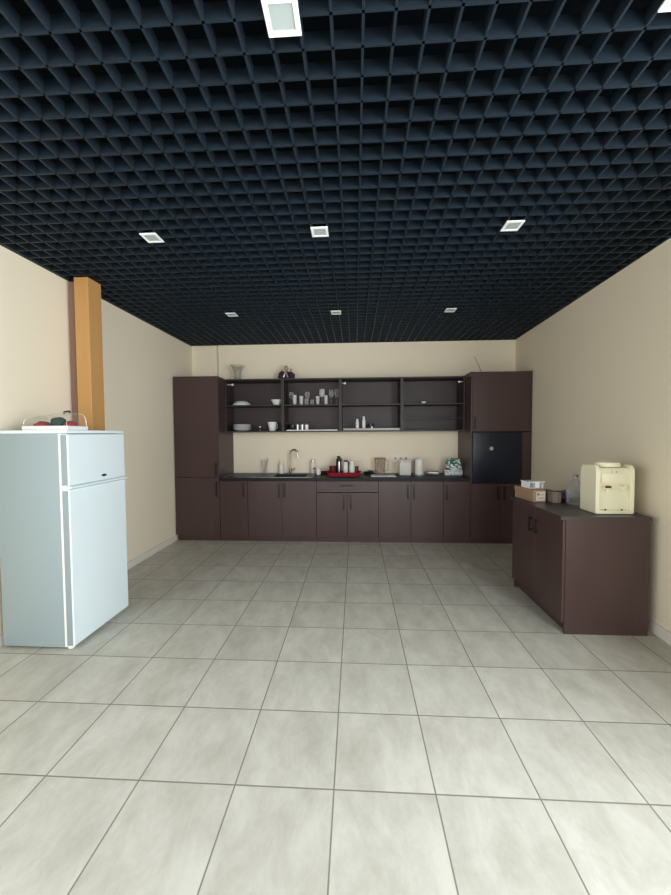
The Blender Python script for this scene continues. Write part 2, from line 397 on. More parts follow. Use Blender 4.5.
# tall right, with built-in oven
t = thing('tall_cupboard', 'tall dark cupboard housing a black built-in oven at the right end', 'cupboard', (1.840, FY, 0), 0, 'tall cupboards closing the kitchen run')
b = NB(); box(b, -0.375, -0.357, 0.0, 0.575, 0.08, 2.20); box(b, 0.357, 0.375, 0.0, 0.575, 0.08, 2.20)
box(b, -0.357, 0.357, 0.02, 0.575, 2.182, 2.20); box(b, -0.357, 0.357, 0.02, 0.575, 0.08, 0.098); box(b, -0.357, 0.357, 0.565, 0.575, 0.098, 2.182)
box(b, -0.357, 0.357, 0.02, 0.56, 0.76, 0.778); box(b, -0.357, 0.357, 0.02, 0.56, 1.443, 1.461); box(b, 0.257, 0.357, 0.002, 0.02, 0.79, 1.435)
obj('carcass', b, 'wenge', t, False); plinth(t, -0.37, 0.37, 0.04)
d = front('door', t, -0.356, 0.356, 1.445, 2.198, 0); vhandle(d, -0.325, 1.47, 1.64, 0)
d = front('door', t, -0.356, 0.0, 0.08, 0.785, 0); vhandle(d, -0.04, 0.57, 0.75, 0)
d = front('door', t, 0.0, 0.356, 0.08, 0.785, 0); vhandle(d, 0.04, 0.57, 0.75, 0)
t = thing('built_in_oven', 'black glass-fronted built-in oven inside the right tall cupboard', 'oven', (1.788, FY, 0.79))
b = NB(); box(b, -0.300, 0.300, -0.004, 0.50, 0.0, 0.645, 0.003); obj('body', b, 'black', t)
b = NB(); box(b, -0.298, 0.298, -0.022, -0.004, 0.003, 0.642, 0.004); obj('door', b, 'oven', t)
b = NB(); lathe(b, [(0, -0.016), (0.022, -0.016), (0.026, -0.010), (0.026, 0), (0, 0)], (-0.075, -0.022, 0.44), axis='Y'); obj('knob', b, 'silver', t)
b = NB(); lathe(b, [(0.040, -0.003), (0.043, -0.003), (0.043, 0), (0.040, 0), (0.040, -0.003)], (-0.075, -0.022, 0.44), axis='Y'); obj('dial_ring', b, 'black', t)

# worktop with the sink cut-out, slim end strip
SX0, SX1, SY0, SY1 = -1.12, -0.66, 4.79, 5.12
b = NB()
box(b, -1.795, SX0, 4.685, 5.28, 0.812, 0.85, 0.002, 1); box(b, SX1, 1.463, 4.685, 5.28, 0.812, 0.85, 0.002, 1)
box(b, SX0, SX1, 4.685, SY0, 0.812, 0.85); box(b, SX0, SX1, SY1, 5.28, 0.812, 0.85)
tag(obj('worktop', b, 'worktop'), 'long black worktop running over the base cabinets between the tall cupboards', 'worktop')
b = NB(); box(b, -1.79, 1.46, 5.272, 5.285, 0.852, 0.872, 0.003); struct('trim_1', b, 'base')
# sink
t = thing('kitchen_sink', 'dark inset kitchen sink with ribbed drainer in the left half of the worktop', 'sink', (-1.17, 4.96, 0.85))
b = NB(); X = 1.17; Y = 4.96; g = 0.004
rx0, rx1, ry0, ry1 = -0.59, 0.60, -0.24, 0.20
bx0, bx1, by0, by1 = SX0 + X + g, SX1 + X - g, SY0 - Y + g, SY1 - Y - g
box(b, rx0, bx0, ry0, ry1, 0.0005, 0.005); box(b, bx1, rx1, ry0, ry1, 0.0005, 0.005)
box(b, bx0, bx1, ry0, by0, 0.0005, 0.005); box(b, bx0, bx1, by1, ry1, 0.0005, 0.005)
obj('rim', b, 'sink', t, False)
b = NB(); box(b, bx0, bx0 + .006, by0, by1, -0.17, 0.0045); box(b, bx1 - .006, bx1, by0, by1, -0.17, 0.0045)
box(b, bx0 + .006, bx1 - .006, by0, by0 + .006, -0.17, 0.0045); box(b, bx0 + .006, bx1 - .006, by1 - .006, by1, -0.17, 0.0045); box(b, bx0, bx1, by0, by1, -0.176, -0.17)
obj('bowl', b, 'sink', t, False)
b = NB()
for k in range(9): box(b, -0.54 + k * 0.055, -0.53 + k * 0.055, -0.19, 0.15, 0.005, 0.009, 0.002, 1)
o = obj('drainer_ribs', b, 'sink', t)
b = NB(); box(b, rx0 - .004, rx1 + .004, ry0 - .006, ry0, 0.0005, 0.008, 0.002, 1); box(b, rx0 - .004, rx1 + .004, ry1, ry1 + .006, 0.0005, 0.008, 0.002, 1)
box(b, rx0 - .006, rx0, ry0, ry1, 0.0005, 0.008, .002, 1); box(b, rx1, rx1 + .006, ry0, ry1, 0.0005, 0.008, .002, 1)
o = obj('edge_band', b, 'steel', t); o['label'] = 'pale metallic rim'
# tap
t = thing('kitchen_tap', 'tall chrome gooseneck tap behind the sink bowl', 'tap', (-0.935, 5.195, 0.8505))
b = NB(); lathe(b, [(0, 0), (0.027, 0), (0.027, 0.006), (0.021, 0.012), (0.021, 0.075), (0.013, 0.085), (0, 0.085)], seg=20); obj('base', b, 'chrome', t)
pts = [(0, 0, 0.08), (0, 0, 0.18), (0, 0, 0.29)] + [(0.055 - 0.055 * math.cos(a), -0.02 * (1 - math.cos(a)) / 2, 0.29 + 0.060 * math.sin(a)) for a in [PI * k / 12 for k in range(1, 12)]] + [(0.112, -0.02, 0.27), (0.114, -0.02, 0.235)]
b = NB(); tube(b, pts, 0.0105, 12); obj('spout', b, 'chrome', t)
b = NB(); tube(b, [(0.018, 0, 0.05), (0.045, 0, 0.055), (0.065, -0.005, 0.085)], 0.007, 8); obj('lever', b, 'chrome', t)

# wall cabinets, open fronted
GW = 'open wall cabinets above the worktop'
def wallcab(xa, xb, label, hinge=None, shelf=True, glass_shelf=False, tray=False, rail=False):
    w2 = (xb - xa) / 2 - 0.0008; zb, zt = 1.452, 2.185
    t = thing('wall_cabinet', label, 'cabinet', ((xa + xb) / 2, 4.95, zb), 0, GW)
    h = zt - zb
    b = NB(); q = 0.018; D = 0.333
    box(b, -w2, -w2 + q, 0, D, 0, h); box(b, w2 - q, w2, 0, D, 0, h)
    box(b, -w2 + q, w2 - q, 0, D, h - q, h); box(b, -w2 + q, w2 - q, 0, D, 0, q); box(b, -w2 + q, w2 - q, D - 0.006, D, q, h - q)
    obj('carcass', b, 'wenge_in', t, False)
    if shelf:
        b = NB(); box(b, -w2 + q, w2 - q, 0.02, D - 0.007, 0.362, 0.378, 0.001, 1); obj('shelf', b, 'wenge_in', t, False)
    if glass_shelf:
        b = NB(); box(b, -w2 + q, w2 - q, 0.025, D - 0.007, 0.175, 0.182); o = obj('glass_shelf', b, 'glass', t, False); o['label'] = 'clear glass lower shelf'
    if hinge is not None:
        xx = hinge * (w2 - q - (0.075 if xa < -1.5 else 0.045))
        b = NB(); lathe(b, [(0, -0.010), (0.013, -0.010), (0.016, -0.004), (0.016, 0.003), (0, 0.003)], (xx, 0.05, h - 0.07), 16, 'Y')
        box(b, min(xx, hinge * (w2 - q)), max(xx, hinge * (w2 - q)), 0.045, 0.055, h - 0.073, h - 0.066, 0.001)
        o = obj('hinge', b, 'white', t); o['label'] = 'white hinge fitting in the upper corner'
    if rail:
        b = NB(); tube(b, [(-w2 + q, 0.03, 0.115), (w2 - q, 0.03, 0.115)], 0.003, 8); o = obj('rack_rail', b, 'steel', t); o['label'] = 'thin metal rail of the dish rack'
        b = NB(); box(b, -w2 + q + 0.03, w2 - q - 0.02, 0.012, 0.28, q + 0.0005, q + 0.014, 0.003); o = obj('drip_tray', b, 'porcelain', t); o['label'] = 'white drip tray along the cabinet floor'
    if tray:
        b = NB(); box(b, -w2 + q + 0.02, w2 - q - 0.01, 0.010, 0.28, q + 0.0005, q + 0.006, 0.002)
        box(b, -w2 + q + 0.02, w2 - q - 0.01, 0.010, 0.018, q + 0.006, q + 0.030, 0.002); box(b, -w2 + q + 0.02, w2 - q - 0.01, 0.272, 0.28, q + 0.006, q + 0.030, 0.002)
        o = obj('drip_tray', b, 'greymetal', t); o['label'] = 'pale shallow drip tray on the cabinet floor'
    return t
wallcab(-1.795, -0.99, 'open dark wall cabinet holding white plates and bowls, leftmost of the row', hinge=-1)
wallcab(-0.99, -0.20, 'open dark wall cabinet with the drinking glasses on its shelf', rail=True)
wallcab(-0.20, 0.63, 'open dark wall cabinet with two white bottles on a pale tray', hinge=-1, tray=True)
wallcab(0.63, 1.463, 'open dark wall cabinet beside the right tall cupboard, nearly empty with a glass shelf', hinge=1, glass_shelf=True)
SH = 1.452 + 0.3785      # shelf top
FL = 1.452 + 0.0185      # cabinet floor top

# ---- crockery
def one(name, bm, m, label, cat, loc, group=None, rz=0):
    o = obj(name, bm, m); o.location = loc; o.rotation_euler = (0, 0, rz); return tag(o, label, cat, group)
def plate_prof(r, z=0.0, h=0.022): return [(0, z), (r * .55, z), (r * .62, z + .003), (r, z + h), (r * .985, z + h + .003), (r * .60, z + .009), (0, z + .007)]
def inv_plate(r, h): return [(0, h), (r * .5, h), (r * .62, h - .006), (r * .9, h * .4), (r, 0.0), (r * .97, 0.0), (r * .6, h - .012), (0, h - .008)]
b = NB(); lathe(b, inv_plate(0.135, 0.062)); one('serving_dish', b, 'porcelain', 'white dish turned upside down on the upper shelf, left cabinet', 'dish', (-1.605, 5.09, SH))
b = NB(); lathe(b, [(0, 0), (.045, 0), (.048, .008), (.090, .076), (.087, .076), (.044, .012), (0, .010)]); one('serving_bowl', b, 'porcelain', 'small white bowl on the upper shelf right of the upturned dish', 'bowl', (-1.10, 5.09, SH))
for k in range(6):
    b = NB(); lathe(b, plate_prof(0.132, 0, 0.020))
    pos = ['lowest', 'second lowest', 'third from the bottom', 'fourth from the bottom', 'second from the top', 'topmost'][k]
    one('dinner_plate', b, 'porcelain', 'white dinner plate in the stack on the lower left shelf, ' + pos, 'plate', (-1.605, 5.10, FL + k * 0.0145), 'stacked white dinner plates')
t = thing('white_mug', 'plain white mug beside the stacked plates at the bottom of the left cabinet', 'mug', (-1.165, 5.07, FL))
b = NB(); lathe(b, [(0, 0), (.038, 0), (.046, .012), (.066, .125), (.063, .125), (.043, .016), (0, .010)]); obj('cup', b, 'porcelain', t)
b = NB(); tube(b, [(.045, .04, .03), (.055, .062, .04), (.058, .075, .065), (.06, .062, .09), (.05, .042, .1)], .006, 8); obj('handle', b, 'porcelain', t)
t = thing('salt_shaker', 'tiny silver-topped dark shaker between the plate stack and the mug', 'shaker', (-1.335, 5.05, FL))
b = NB(); lathe(b, [(0, 0), (.022, 0), (.024, .03), (.018, .05), (0, .05)], seg=16); obj('body', b, 'black', t)
b = NB(); lathe(b, [(0, .05), (.018, .05), (.018, .062), (.008, .07), (0, .07)], seg=16); obj('cap', b, 'silver', t)

# ---- glassware
GG = 'drinking glasses on the shelf of the second wall cabinet'
def wine(loc, label, s=1.0, r=0.036, mtl='glass'):
    t = thing('wine_glass', label, 'glass', loc, 0, GG)
    b = NB(); lathe(b, [(0, 0), (.034 * s, 0), (.033 * s, .003), (.006 * s, .008), (.0045 * s, .03), (.0045 * s, .085 * s), (0, .088 * s)], seg=20); obj('stem', b, 'glass', t)
    b = NB(); z = .086 * s; lathe(b, [(0, z), (r * .6, z + .012), (r, z + .045 * s), (r * .95, z + .075 * s), (r * .8, z + .105 * s), (r * .77, z + .105 * s), (r * .9, z + .07 * s), (r * .93, z + .045 * s), (r * .5, z + .016), (0, z + .005)], seg=20); obj('bowl', b, mtl, t)
    return t
def tumbler(loc, label, h, r, mtl='frost'):
    b = NB(); lathe(b, [(0, 0), (r * .8, 0), (r, h), (r * .93, h), (r * .74, .008), (0, .008)], seg=20)
    o = obj('tumbler_glass', b, mtl); o.location = loc; return tag(o, label, 'glass', GG)
wine((-0.905, 5.15, SH), 'small stemmed glass at the far left of the shelf, by the divider', 1.0)
tumbler((-0.838, 5.03, SH), 'tall bright tumbler second from the left on the shelf', 0.135, 0.030)
tumbler((-0.745, 5.03, SH), 'bright tumbler standing beside the tall left tumbler', 0.12, 0.028)
wine((-0.675, 5.14, SH), 'stemmed glass behind the low tumblers in the left group', 1.0)
tumbler((-0.670, 5.02, SH), 'low clear tumbler in front of a stemmed glass', 0.085, 0.030, 'glass')
tumbler((-0.592, 5.03, SH), 'short clear tumbler right of the low one, mid shelf', 0.07, 0.028, 'glass')
wine((-0.465, 5.14, SH), 'large bright stemmed glass near the middle of the shelf', 1.18, 0.044, 'frost')
tumbler((-0.515, 5.02, SH), 'bright tumbler in front of the large stemmed glass, to its left', 0.115, 0.026)
tumbler((-0.400, 5.02, SH), 'bright tumbler in front of the large stemmed glass, to its right', 0.125, 0.026)
wine((-0.335, 5.14, SH), 'stemmed glass second from the right end of the shelf', 1.12, 0.036)
wine((-0.255, 5.13, SH), 'stemmed glass at the far right end of the shelf', 1.15, 0.038)
# items in dish rack cabinet
def tumb_cut(x, lab, m='silver', h=.07):
    b = NB(); lathe(b, [(0, 0), (.022, 0), (.027, h), (.024, h), (.020, .006), (0, .006)], seg=16)
    return one('metal_cup', b, m, lab, 'cup', (x, 5.03, FL + 0.015), 'small cups on the white rack tray')
tumb_cut(-0.80, 'small silvery cup, left of the three on the white tray')
tumb_cut(-0.735, 'small silvery cup, middle of the three on the white tray')
tumb_cut(-0.672, 'small white cup, right of the three on the white tray', 'porcelain')
t = thing('saucepan', 'small black pan in the left corner behind the dish rack rail', 'pan', (-0.885, 5.12, FL + 0.015))
b = NB(); lathe(b, [(0, 0), (.055, 0), (.062, .01), (.062, .07), (.058, .07), (.056, .008), (0, .006)], seg=24); obj('pot', b, 'black', t)
b = NB(); lathe(b, [(0, .092), (.01, .092), (.01, .082), (.03, .078), (.062, .071), (0, .071)], seg=24); obj('lid', b, 'black', t)
# bottles on tray
def bottle(name, loc, label, r, h, mb, mc, neck=0.45, group=None, cat='bottle', pump=False):
    t = thing(name, label, cat, loc, 0, group)
    b = NB(); lathe(b, [(0, 0), (r * .95, 0), (r, .006), (r, h * .72), (r * .8, h * .80), (r * neck, h * .86), (r * neck, h * .88), (0, h * .88)], seg=20); obj('body', b, mb, t)
    b = NB(); lathe(b, [(0, h * .88), (r * neck * 1.15, h * .88), (r * neck * 1.1, h), (0, h)], seg=16); obj('cap', b, mc, t)
    if pump:
        b = NB(); tube(b, [(0, 0, h), (0, 0, h + .025), (-.028, -.005, h + .024)], .005, 8); obj('pump', b, mc, t)
    return t
bottle('shaker_bottle', (0.030, 5.06, FL + 0.007), 'shorter white bottle on the pale tray in the third wall cabinet', .024, .150, 'porcelain', 'white', .6, 'white bottles on the cabinet tray')
bottle('shaker_bottle', (0.120, 5.06, FL + 0.007), 'taller white bottle on the pale tray in the third wall cabinet', .024, .185, 'porcelain', 'white', .6, 'white bottles on the cabinet tray')
b = NB(); lathe(b, [(0, 0), (.040, 0), (.042, .085), (.038, .085), (.036, .006), (0, .006)], seg=20); tube(b, [(.02, -.035, .02), (.03, -.055, .03), (.03, -.055, .06), (.02, -.037, .07)], .005, 8)
t = thing('black_mug', 'black mug with a pale mark beside the taller white bottle', 'mug', (0.218, 5.08, FL + 0.007)); obj('cup', b, 'black', t)
b = NB(); box(b, .004, .026, -.0435, -.040, .012, .045, .001, 1); o = obj('pale_mark', b, 'porcelain', t)
b = NB(); lathe(b, [(0, 0), (.02, 0), (.036, .030), (.034, .030), (.018, .004), (0, .004)], seg=20); one('egg_cup', b, 'porcelain', 'tiny white dish alone on the shelf of the fourth wall cabinet', 'dish', (0.94, 5.06, SH))

# ---- on top of the wall cabinets
ZT = 2.186
b = NB(); P = [(0, 0), (.055, 0), (.060, .008), (.052, .03), (.052, .10), (.066, .16), (.098, .215), (.094, .215), (.060, .158), (.046, .10), (.046, .03), (0, .012)]
lathe(b, P, seg=12); one('glass_vase', b, 'vaseglass', 'flared clear glass vase standing on the left end of the wall cabinets', 'vase', (-1.665, 5.11, ZT))
t = thing('doll_figurine', 'small dark purple soft figurine with a pale head on top of the wall cabinets', 'figurine', (-0.965, 5.11, ZT))
b = NB()
for sx in (-1, 1): blob(b, (sx * .060, 0, .060), (.055, .04, .058), 3 + sx, .14, False)
blob(b, (0, 0, .0), (.066, .045, .068), 5, .1); obj('body', b, 'purple', t)
b = NB(); blob(b, (0, -.02, .165), (.032, .028, .034), 9, .05, False); blob(b, (.064, -.005, .142), (.016, .016, .018), 2, .05, False); blob(b, (-.062, -.005, .134), (.014, .014, .016), 4, .05, False); obj('head', b, 'tan', t)
b = NB(); tube(b, [(0, -.045, .115), (-.016, -.056, .075), (-.030, -.054, .03)], .008, 8, .010); tube(b, [(0, -.045, .115), (.016, -.056, .075), (.030, -.054, .03)], .008, 8, .010); o = obj('ribbon', b, 'silver', t)
b = NB(); d0 = Vector((1.652, 4.86, 2.206)); d1 = Vector((1.565, 4.90, 2.43))
tube(b, [d0 - d0, (d1 - d0) * .5, d1 - d0], .005, 8, .0035); one('thin_stick', b, 'wood_dark', 'thin brown stick leaning upward on top of the right tall cupboard', 'stick', d0)

# ---- socket on the back wall
t = thing('wall_socket', 'white triple socket strip on the back wall above the milky canister', 'socket', (0.655, YB, 1.065))
b = NB(); box(b, -.118, .118, -.010, 0, -.040, .040, .004); obj('plate', b, 'socket', t)
for i in (-1, 0, 1):
    b = NB(); lathe(b, [(.020, -.002), (.027, -.004), (.030, 0), (.020, 0), (.020, -.002)], (i * .076, -.010, 0), 20, 'Y'); s = obj('outlet', b, 'socket', t)
    b = NB(); lathe(b, [(0, -.001), (.018, -.001), (.018, 0), (0, 0)], (i * .076, -.010, 0), 20, 'Y'); obj('well', b, 'hole', s)

# ---- on the worktop
W = 0.8505
t = thing('tall_beaker', 'tall clear glass holding a stick, leftmost thing behind the sink', 'glass', (-1.315, 5.215, W))
b = NB(); lathe(b, [(0, 0), (.026, 0), (.027, .008), (.050, .20), (.047, .20), (.023, .012), (0, .010)], seg=20); obj('cup', b, 'glass', t)
b = NB(); tube(b, [(-.015, 0, .014), (.045, 0, .225)], .004, 8, .006); o = obj('stirrer', b, 'wood_dark', t)
bottle('soap_bottle', (-1.075, 5.215, W), 'white pump soap bottle left of the curved tap', .034, .175, 'offwhite', 'offwhite', .45, pump=True)
bottle('soap_bottle', (-0.612, 5.215, W), 'white bottle with dark sloping cap right of the tap', .032, .205, 'offwhite', 'silver', .7)
b = NB(); lathe(b, [(0, 0), (.030, 0), (.040, .085), (.037, .085), (.028, .006), (0, .006)], seg=20); one('plastic_cup', b, 'porcelain', 'small white cup at the right end of the sink', 'cup', (-0.520, 5.09, W))
t = thing('frying_pan', 'small dark red pan with handle behind the white cup and red tray', 'pan', (-0.432, 5.175, W))
b = NB(); lathe(b, [(0, 0), (.060, 0), (.082, .035), (.079, .036), (.058, .005), (0, .005)], seg=24); obj('pan_body', b, 'darkred', t)
b = NB(); tube(b, [(-.07, -.02, .033), (-.12, -.035, .075), (-.165, -.045, .088)], .009, 8, .010); obj('handle', b, 'darkred', t)
# red tray
t = thing('dish_tray', 'bright red plastic dish tray in the middle of the worktop', 'tray', (-0.158, 4.99, W))
b = NB()
ring = []
def tray_bm(bm, wx, wy, h, th, flare):
    def lp(o, z, f): return [(-wx - f + o, -wy - f + o, z), (wx + f - o, -wy - f + o, z), (wx + f - o, wy + f - o, z), (-wx - f + o, wy + f - o, z)]
    bb = bmesh.new(); L_ = [lp(0, 0, 0), lp(0, h, flare), lp(th, h, flare), lp(th, th, 0)]
    V = [[bb.verts.new(p) for p in l] for l in L_]
    for a, c in zip(V, V[1:]):
        for k in range(4): bb.faces.new((a[k], a[(k + 1) % 4], c[(k + 1) % 4], c[k]))
    bb.faces.new(V[0][::-1]); bb.faces.new(V[-1]); bmesh.ops.recalc_face_normals(bb, faces=bb.faces)
    bmesh.ops.bevel(bb, geom=[e for e in bb.edges if abs((e.verts[0].co - e.verts[1].co).z) > h * .5], offset=.02, segments=3, affect='EDGES')
    merge(bm, bb)
tray_bm(b, .205, .13, .055, .004, .018); obj('tray_body', b, 'red', t)
for sx in (-1, 1):
    b = NB(); tube(b, [(sx * .215, -.05, .055), (sx * .238, -.045, .062), (sx * .238, .045, .062), (sx * .215, .05, .055)], .006, 8)
    obj('handle', b, 'red', t)
TR = W + 0.0045
b = NB(); lathe(b, [(0, 0), (.036, 0), (.052, .125), (.049, .125), (.034, .006), (0, .006)], seg=20); one('red_tumbler', b, 'darkred', 'dark red cup standing in the left end of the red tray', 'cup', (-0.312, 5.02, TR))
b = NB(); lathe(b, [(0, 0), (.024, 0), (.028, .12), (.026, .12), (.022, .006), (0, .006)], seg=20); one('red_tumbler', b, 'darkred', 'slim dark red cup standing in the right end of the red tray', 'cup', (0.018, 5.03, TR))
t = thing('vacuum_flask', 'tall dark flask with a pale stripe, tallest thing in the red tray', 'flask', (-0.232, 5.05, TR))
b = NB(); lathe(b, [(0, 0), (.036, 0), (.038, .01), (.038, .20), (.028, .225), (0, .225)], seg=20); obj('body', b, 'black', t)
b = NB(); lathe(b, [(0, .225), (.024, .225), (.024, .252), (.018, .262), (0, .262)], seg=20); tube(b, [(.012, 0, .24), (.04, 0, .225), (.05, 0, .19)], .007, 8); obj('cap', b, 'black', t)
b = NB(); box(b, .000, .018, -.040, -.034, .03, .185, .002); o = obj('stripe', b, 'silver', t); o['label'] = 'pale vertical stripe'
t = thing('coffee_press', 'white and dark narrow flask in the middle of the red tray', 'flask', (-0.135, 5.05, TR))
b = NB(); lathe(b, [(0, 0), (.032, 0), (.034, .01), (.034, .165), (.026, .18), (0, .18)], seg=20); obj('body', b, 'offwhite', t)
b = NB(); lathe(b, [(0, .18), (.024, .18), (.024, .20), (0, .205)], seg=20); obj('lid', b, 'black', t)
b = NB(); tube(b, [(.034, 0, .03), (.045, 0, .04), (.046, 0, .17), (.024, 0, .19)], .010, 8); obj('handle', b, 'black', t)
bottle('storage_jar', (-0.045, 5.04, TR), 'wide off-white jar in the right half of the red tray', .040, .195, 'offwhite', 'offwhite', .9, cat='jar')
# black small stuff
t = thing('black_ladle', 'black ladle lying on the worktop just right of the red tray', 'ladle', (0.155, 5.05, W))
b = NB(); lathe(b, [(0, .003), (.03, .006), (.045, .045), (.042, .045), (.027, .010), (0, .007)], seg=20); obj('bowl', b, 'black', t)
b = NB(); tube(b, [(.035, 0, .036), (.09, -.02, .03), (.135, -.03, .012)], .006, 8); obj('handle', b, 'black', t)
b = NB(); blob(b, (0, 0, 0), (.042, .040, .030), 21, .1); one('dish_cloth', b, 'rubber', 'crumpled black cloth at the left foot of the glass jug', 'cloth', (0.218, 5.20, W))
b = NB(); box(b, -.165, .165, -.09, .09, 0, .005, .002, 1); box(b, -.165, .165, -.09, -.084, .005, .011, .002, 1); box(b, -.165, .165, .084, .09, .005, .011, .002, 1)
one('metal_tray', b, 'silver', 'flat pale metal tray lying in front of the glass jug', 'tray', (0.375, 4.91, W))
t = thing('glass_jug', 'wide brown-tinted glass jug right of the red tray', 'jug', (0.350, 5.15, W))
b = NB(); lathe(b, [(0, 0), (.062, 0), (.066, .008), (.078, .205), (.082, .222), (.079, .222), (.074, .205), (.062, .012), (0, .010)], seg=28); obj('body', b, 'jug', t)
b = NB(); tube(b, [(.074, -.02, .19), (.108, -.03, .195), (.116, -.03, .16), (.108, -.03, .07), (.066, -.02, .04)], .007, 10); obj('handle', b, 'jug', t)
b = NB(); lathe(b, [(.079, .220), (.084, .220), (.084, .228), (.079, .228), (.079, .220)], seg=28); o = obj('rim', b, 'wood_dark', t)
t = thing('plastic_canister', 'milky square plastic canister with lid below the wall socket', 'canister', (0.685, 5.06, W))
b = NB(); box(b, -.078, .078, -.06, .06, 0, .185, .014, 3); obj('body', b, 'canister', t)
b = NB(); box(b, -.082, .082, -.064, .064, .186, .208, .006); obj('lid', b, 'canister', t)
b = NB(); box(b, -.070, .070, -.052, .052, .003, .045, .01); obj('contents', b, 'offwhite', t)
t = thing('paper_towel_roll', 'white paper towel roll upright on a round base, right of the canister', 'paper roll', (0.880, 5.05, W))
b = NB(); lathe(b, [(0, 0), (.075, 0), (.075, .008), (.070, .012), (0, .012)], seg=28); obj('base', b, 'silver', t)
b = NB(); lathe(b, [(.018, .013), (.057, .013), (.059, .018), (.059, .215), (.057, .22), (.018, .22), (.018, .013)], seg=28); obj('paper', b, 'offwhite', t)
b = NB(); lathe(b, [(0, .012), (.008, .012), (.008, .235), (.012, .24), (0, .245)], seg=12); obj('spindle', b, 'silver', t)
t = thing('travel_cup', 'pale travel cup lying on its side, dark mouth facing right, before the printed bag', 'cup', (1.075, 5.02, W + .034), rz=-0.35)
b = NB(); lathe(b, [(0, -.075), (.026, -.075), (.033, .060), (.030, .060), (.022, -.06), (0, -.06)], seg=24, axis='X'); obj('cup', b, 'silver', t)
b = NB(); lathe(b, [(0, .045), (.0295, .045), (.0295, .052), (0, .052)], seg=24, axis='X'); obj('dark_liner', b, 'black', t)
b = NB(); blob(b, (0, 0, 0), (.055, .04, .022), 31, .1); one('dish_sponge', b, 'silver', 'grey wrinkled sponge behind the fallen travel cup', 'sponge', (1.02, 5.17, W))
t = thing('detergent_bag', 'plump bag printed green, white and pink by the right tall cupboard', 'bag', (1.335, 5.02, W))
b = NB()
def pillow(bm, wx, wy, h, z0, seed, pinch):
    bb = bmesh.new(); n, m_ = 16, 24; rings = []
    for i in range(n + 1):
        tt = i / n; z = z0 + h * tt; f = (math.sin(PI * min(1, max(0, tt * .86 + .10)))) ** .45
        rr = []
        for k in range(m_):
            a = 2 * PI * k / m_; c, s = math.cos(a), math.sin(a)
            sx = wx * (1 - pinch * tt ** 3) * (abs(c) ** .55) * (1 if c > 0 else -1)
            sy = wy * f * (1 - .75 * tt ** 3) * (abs(s) ** .7) * (1 if s > 0 else -1)
            j = 1 + .035 * math.sin(5 * a + seed + 4 * tt)
            rr.append(bb.verts.new((sx * j, sy * j, z + .006 * math.sin(3 * a + seed) * tt)))
        rings.append(rr)
    for a, c in zip(rings, rings[1:]):
        for k in range(m_): bb.faces.new((a[k], a[(k + 1) % m_], c[(k + 1) % m_], c[k]))
    bb.faces.new(rings[0][::-1]); bb.faces.new(rings[-1]); bmesh.ops.recalc_face_normals(bb, faces=bb.faces); merge(bm, bb)
pillow(b, .122, .075, .09, .0, 1, .05); obj('pale_lower_panel', b, 'bagpale', t)
b = NB(); pillow(b, .108, .060, .155, .075, 4, .25); obj('printed_upper_panel', b, 'bag', t)
b = NB(); blob(b, (.0, -.058, .092), (.045, .012, .022), 7, .05, False); obj('blue_emblem', b, 'bagblue', t)

# ------------------------------------------------------------------ side cabinet on the right
t = thing('side_cabinet', 'low dark-brown cabinet against the right wall carrying the cream water dispenser', 'cabinet', (1.755, 3.005, 0))
X0, X1, Y0, Y1 = -0.302, 0.284, -0.400, 0.415
b = NB(); box(b, X0 + .02, X1, Y0, Y0 + .018, 0, .815); box(b, X0 + .02, X1, Y1 - .018, Y1, 0, .815)
box(b, X1 - .01, X1, Y0 + .018, Y1 - .018, .08, .815); box(b, X0 + .02, X1 - .01, Y0 + .018, Y1 - .018, .08, .098)
box(b, X0 + .02, X1 - .01, -.009, .009, .098, .815)
obj('carcass', b, 'wenge', t, False)
b = NB(); box(b, X0 + .05, X0 + .066, Y0 + .018, Y1 - .018, 0, .078); obj('plinth', b, 'wenge', t, False)
b = NB(); prism(b, [(X0 - .022, Y0 - .012), (X1 + .002, Y0 - .012), (X1 + .002, Y1 + .004), (X0 - .022, Y1 + .004)], .8165, .842); obj('top', b, 'sidetop', t, False)
for s in (0, 1):
    ya, yb = (Y0, 0) if s == 0 else (0, Y1)
    b = NB(); box(b, X0, X0 + .018, ya + .0015, yb - .0015, .082, .812, .0015, 1); d = obj('door', b, 'wenge', t)
    yh = -.045 if s == 0 else .045
    b = NB(); box(b, X0 - .030, X0 - .020, yh - .006, yh + .006, .62, .74, .003)
    for z in (.635, .725): box(b, X0 - .021, X0, yh - .005, yh + .005, z - .005, z + .005)
    obj('handle', b, 'handle', d)
# water dispenser
CT = 0.8425
t = thing('water_dispenser', 'cream tabletop water dispenser on the near end of the side cabinet', 'water dispenser', (1.846, 2.765, CT), 0.0)
hw, dp, H = .132, .095, .352
b = NB()
for sx in (-1, 1):     # rounded side cheeks
    pts = [(-dp, 0.003), (-dp, H - .045), (-dp + .006, H - .02), (-dp + .025, H), (dp - .03, H - .004), (dp, H - .03), (dp, .003)]
    x0, x1 = (-hw, -hw + .028) if sx < 0 else (hw - .028, hw)
    bb = bmesh.new(); extrude_yz(bb, pts, x0, x1); bmesh.ops.bevel(bb, geom=list(bb.edges), offset=.006, segments=3, affect='EDGES')
    obj('side_panel', bb, 'cream', t)
b = NB(); extrude_yz(b, [(-dp + .012, .003), (-dp + .012, .018), (-dp + .026, .03), (-dp + .034, .17), (-dp + .034, .205), (-dp + .020, .225), (-dp + .014, .30), (-dp + .028, .328), (-dp + .05, .335), (dp - .01, .325), (dp - .01, .003)], -hw + .027, hw - .027); obj('front_panel', b, 'cream_in', t)
b = NB(); box(b, -.088, .072, -dp + .010, -dp + .018, .232, .292, .004); obj('label_panel', b, 'cream', t)
b = NB(); lathe(b, [(0, 0), (.086, 0), (.088, .006), (.084, .030), (.070, .034), (.064, .024), (0, .022)], (0, .005, .336), 32, sy=.88); obj('bottle_collar', b, 'cream', t)
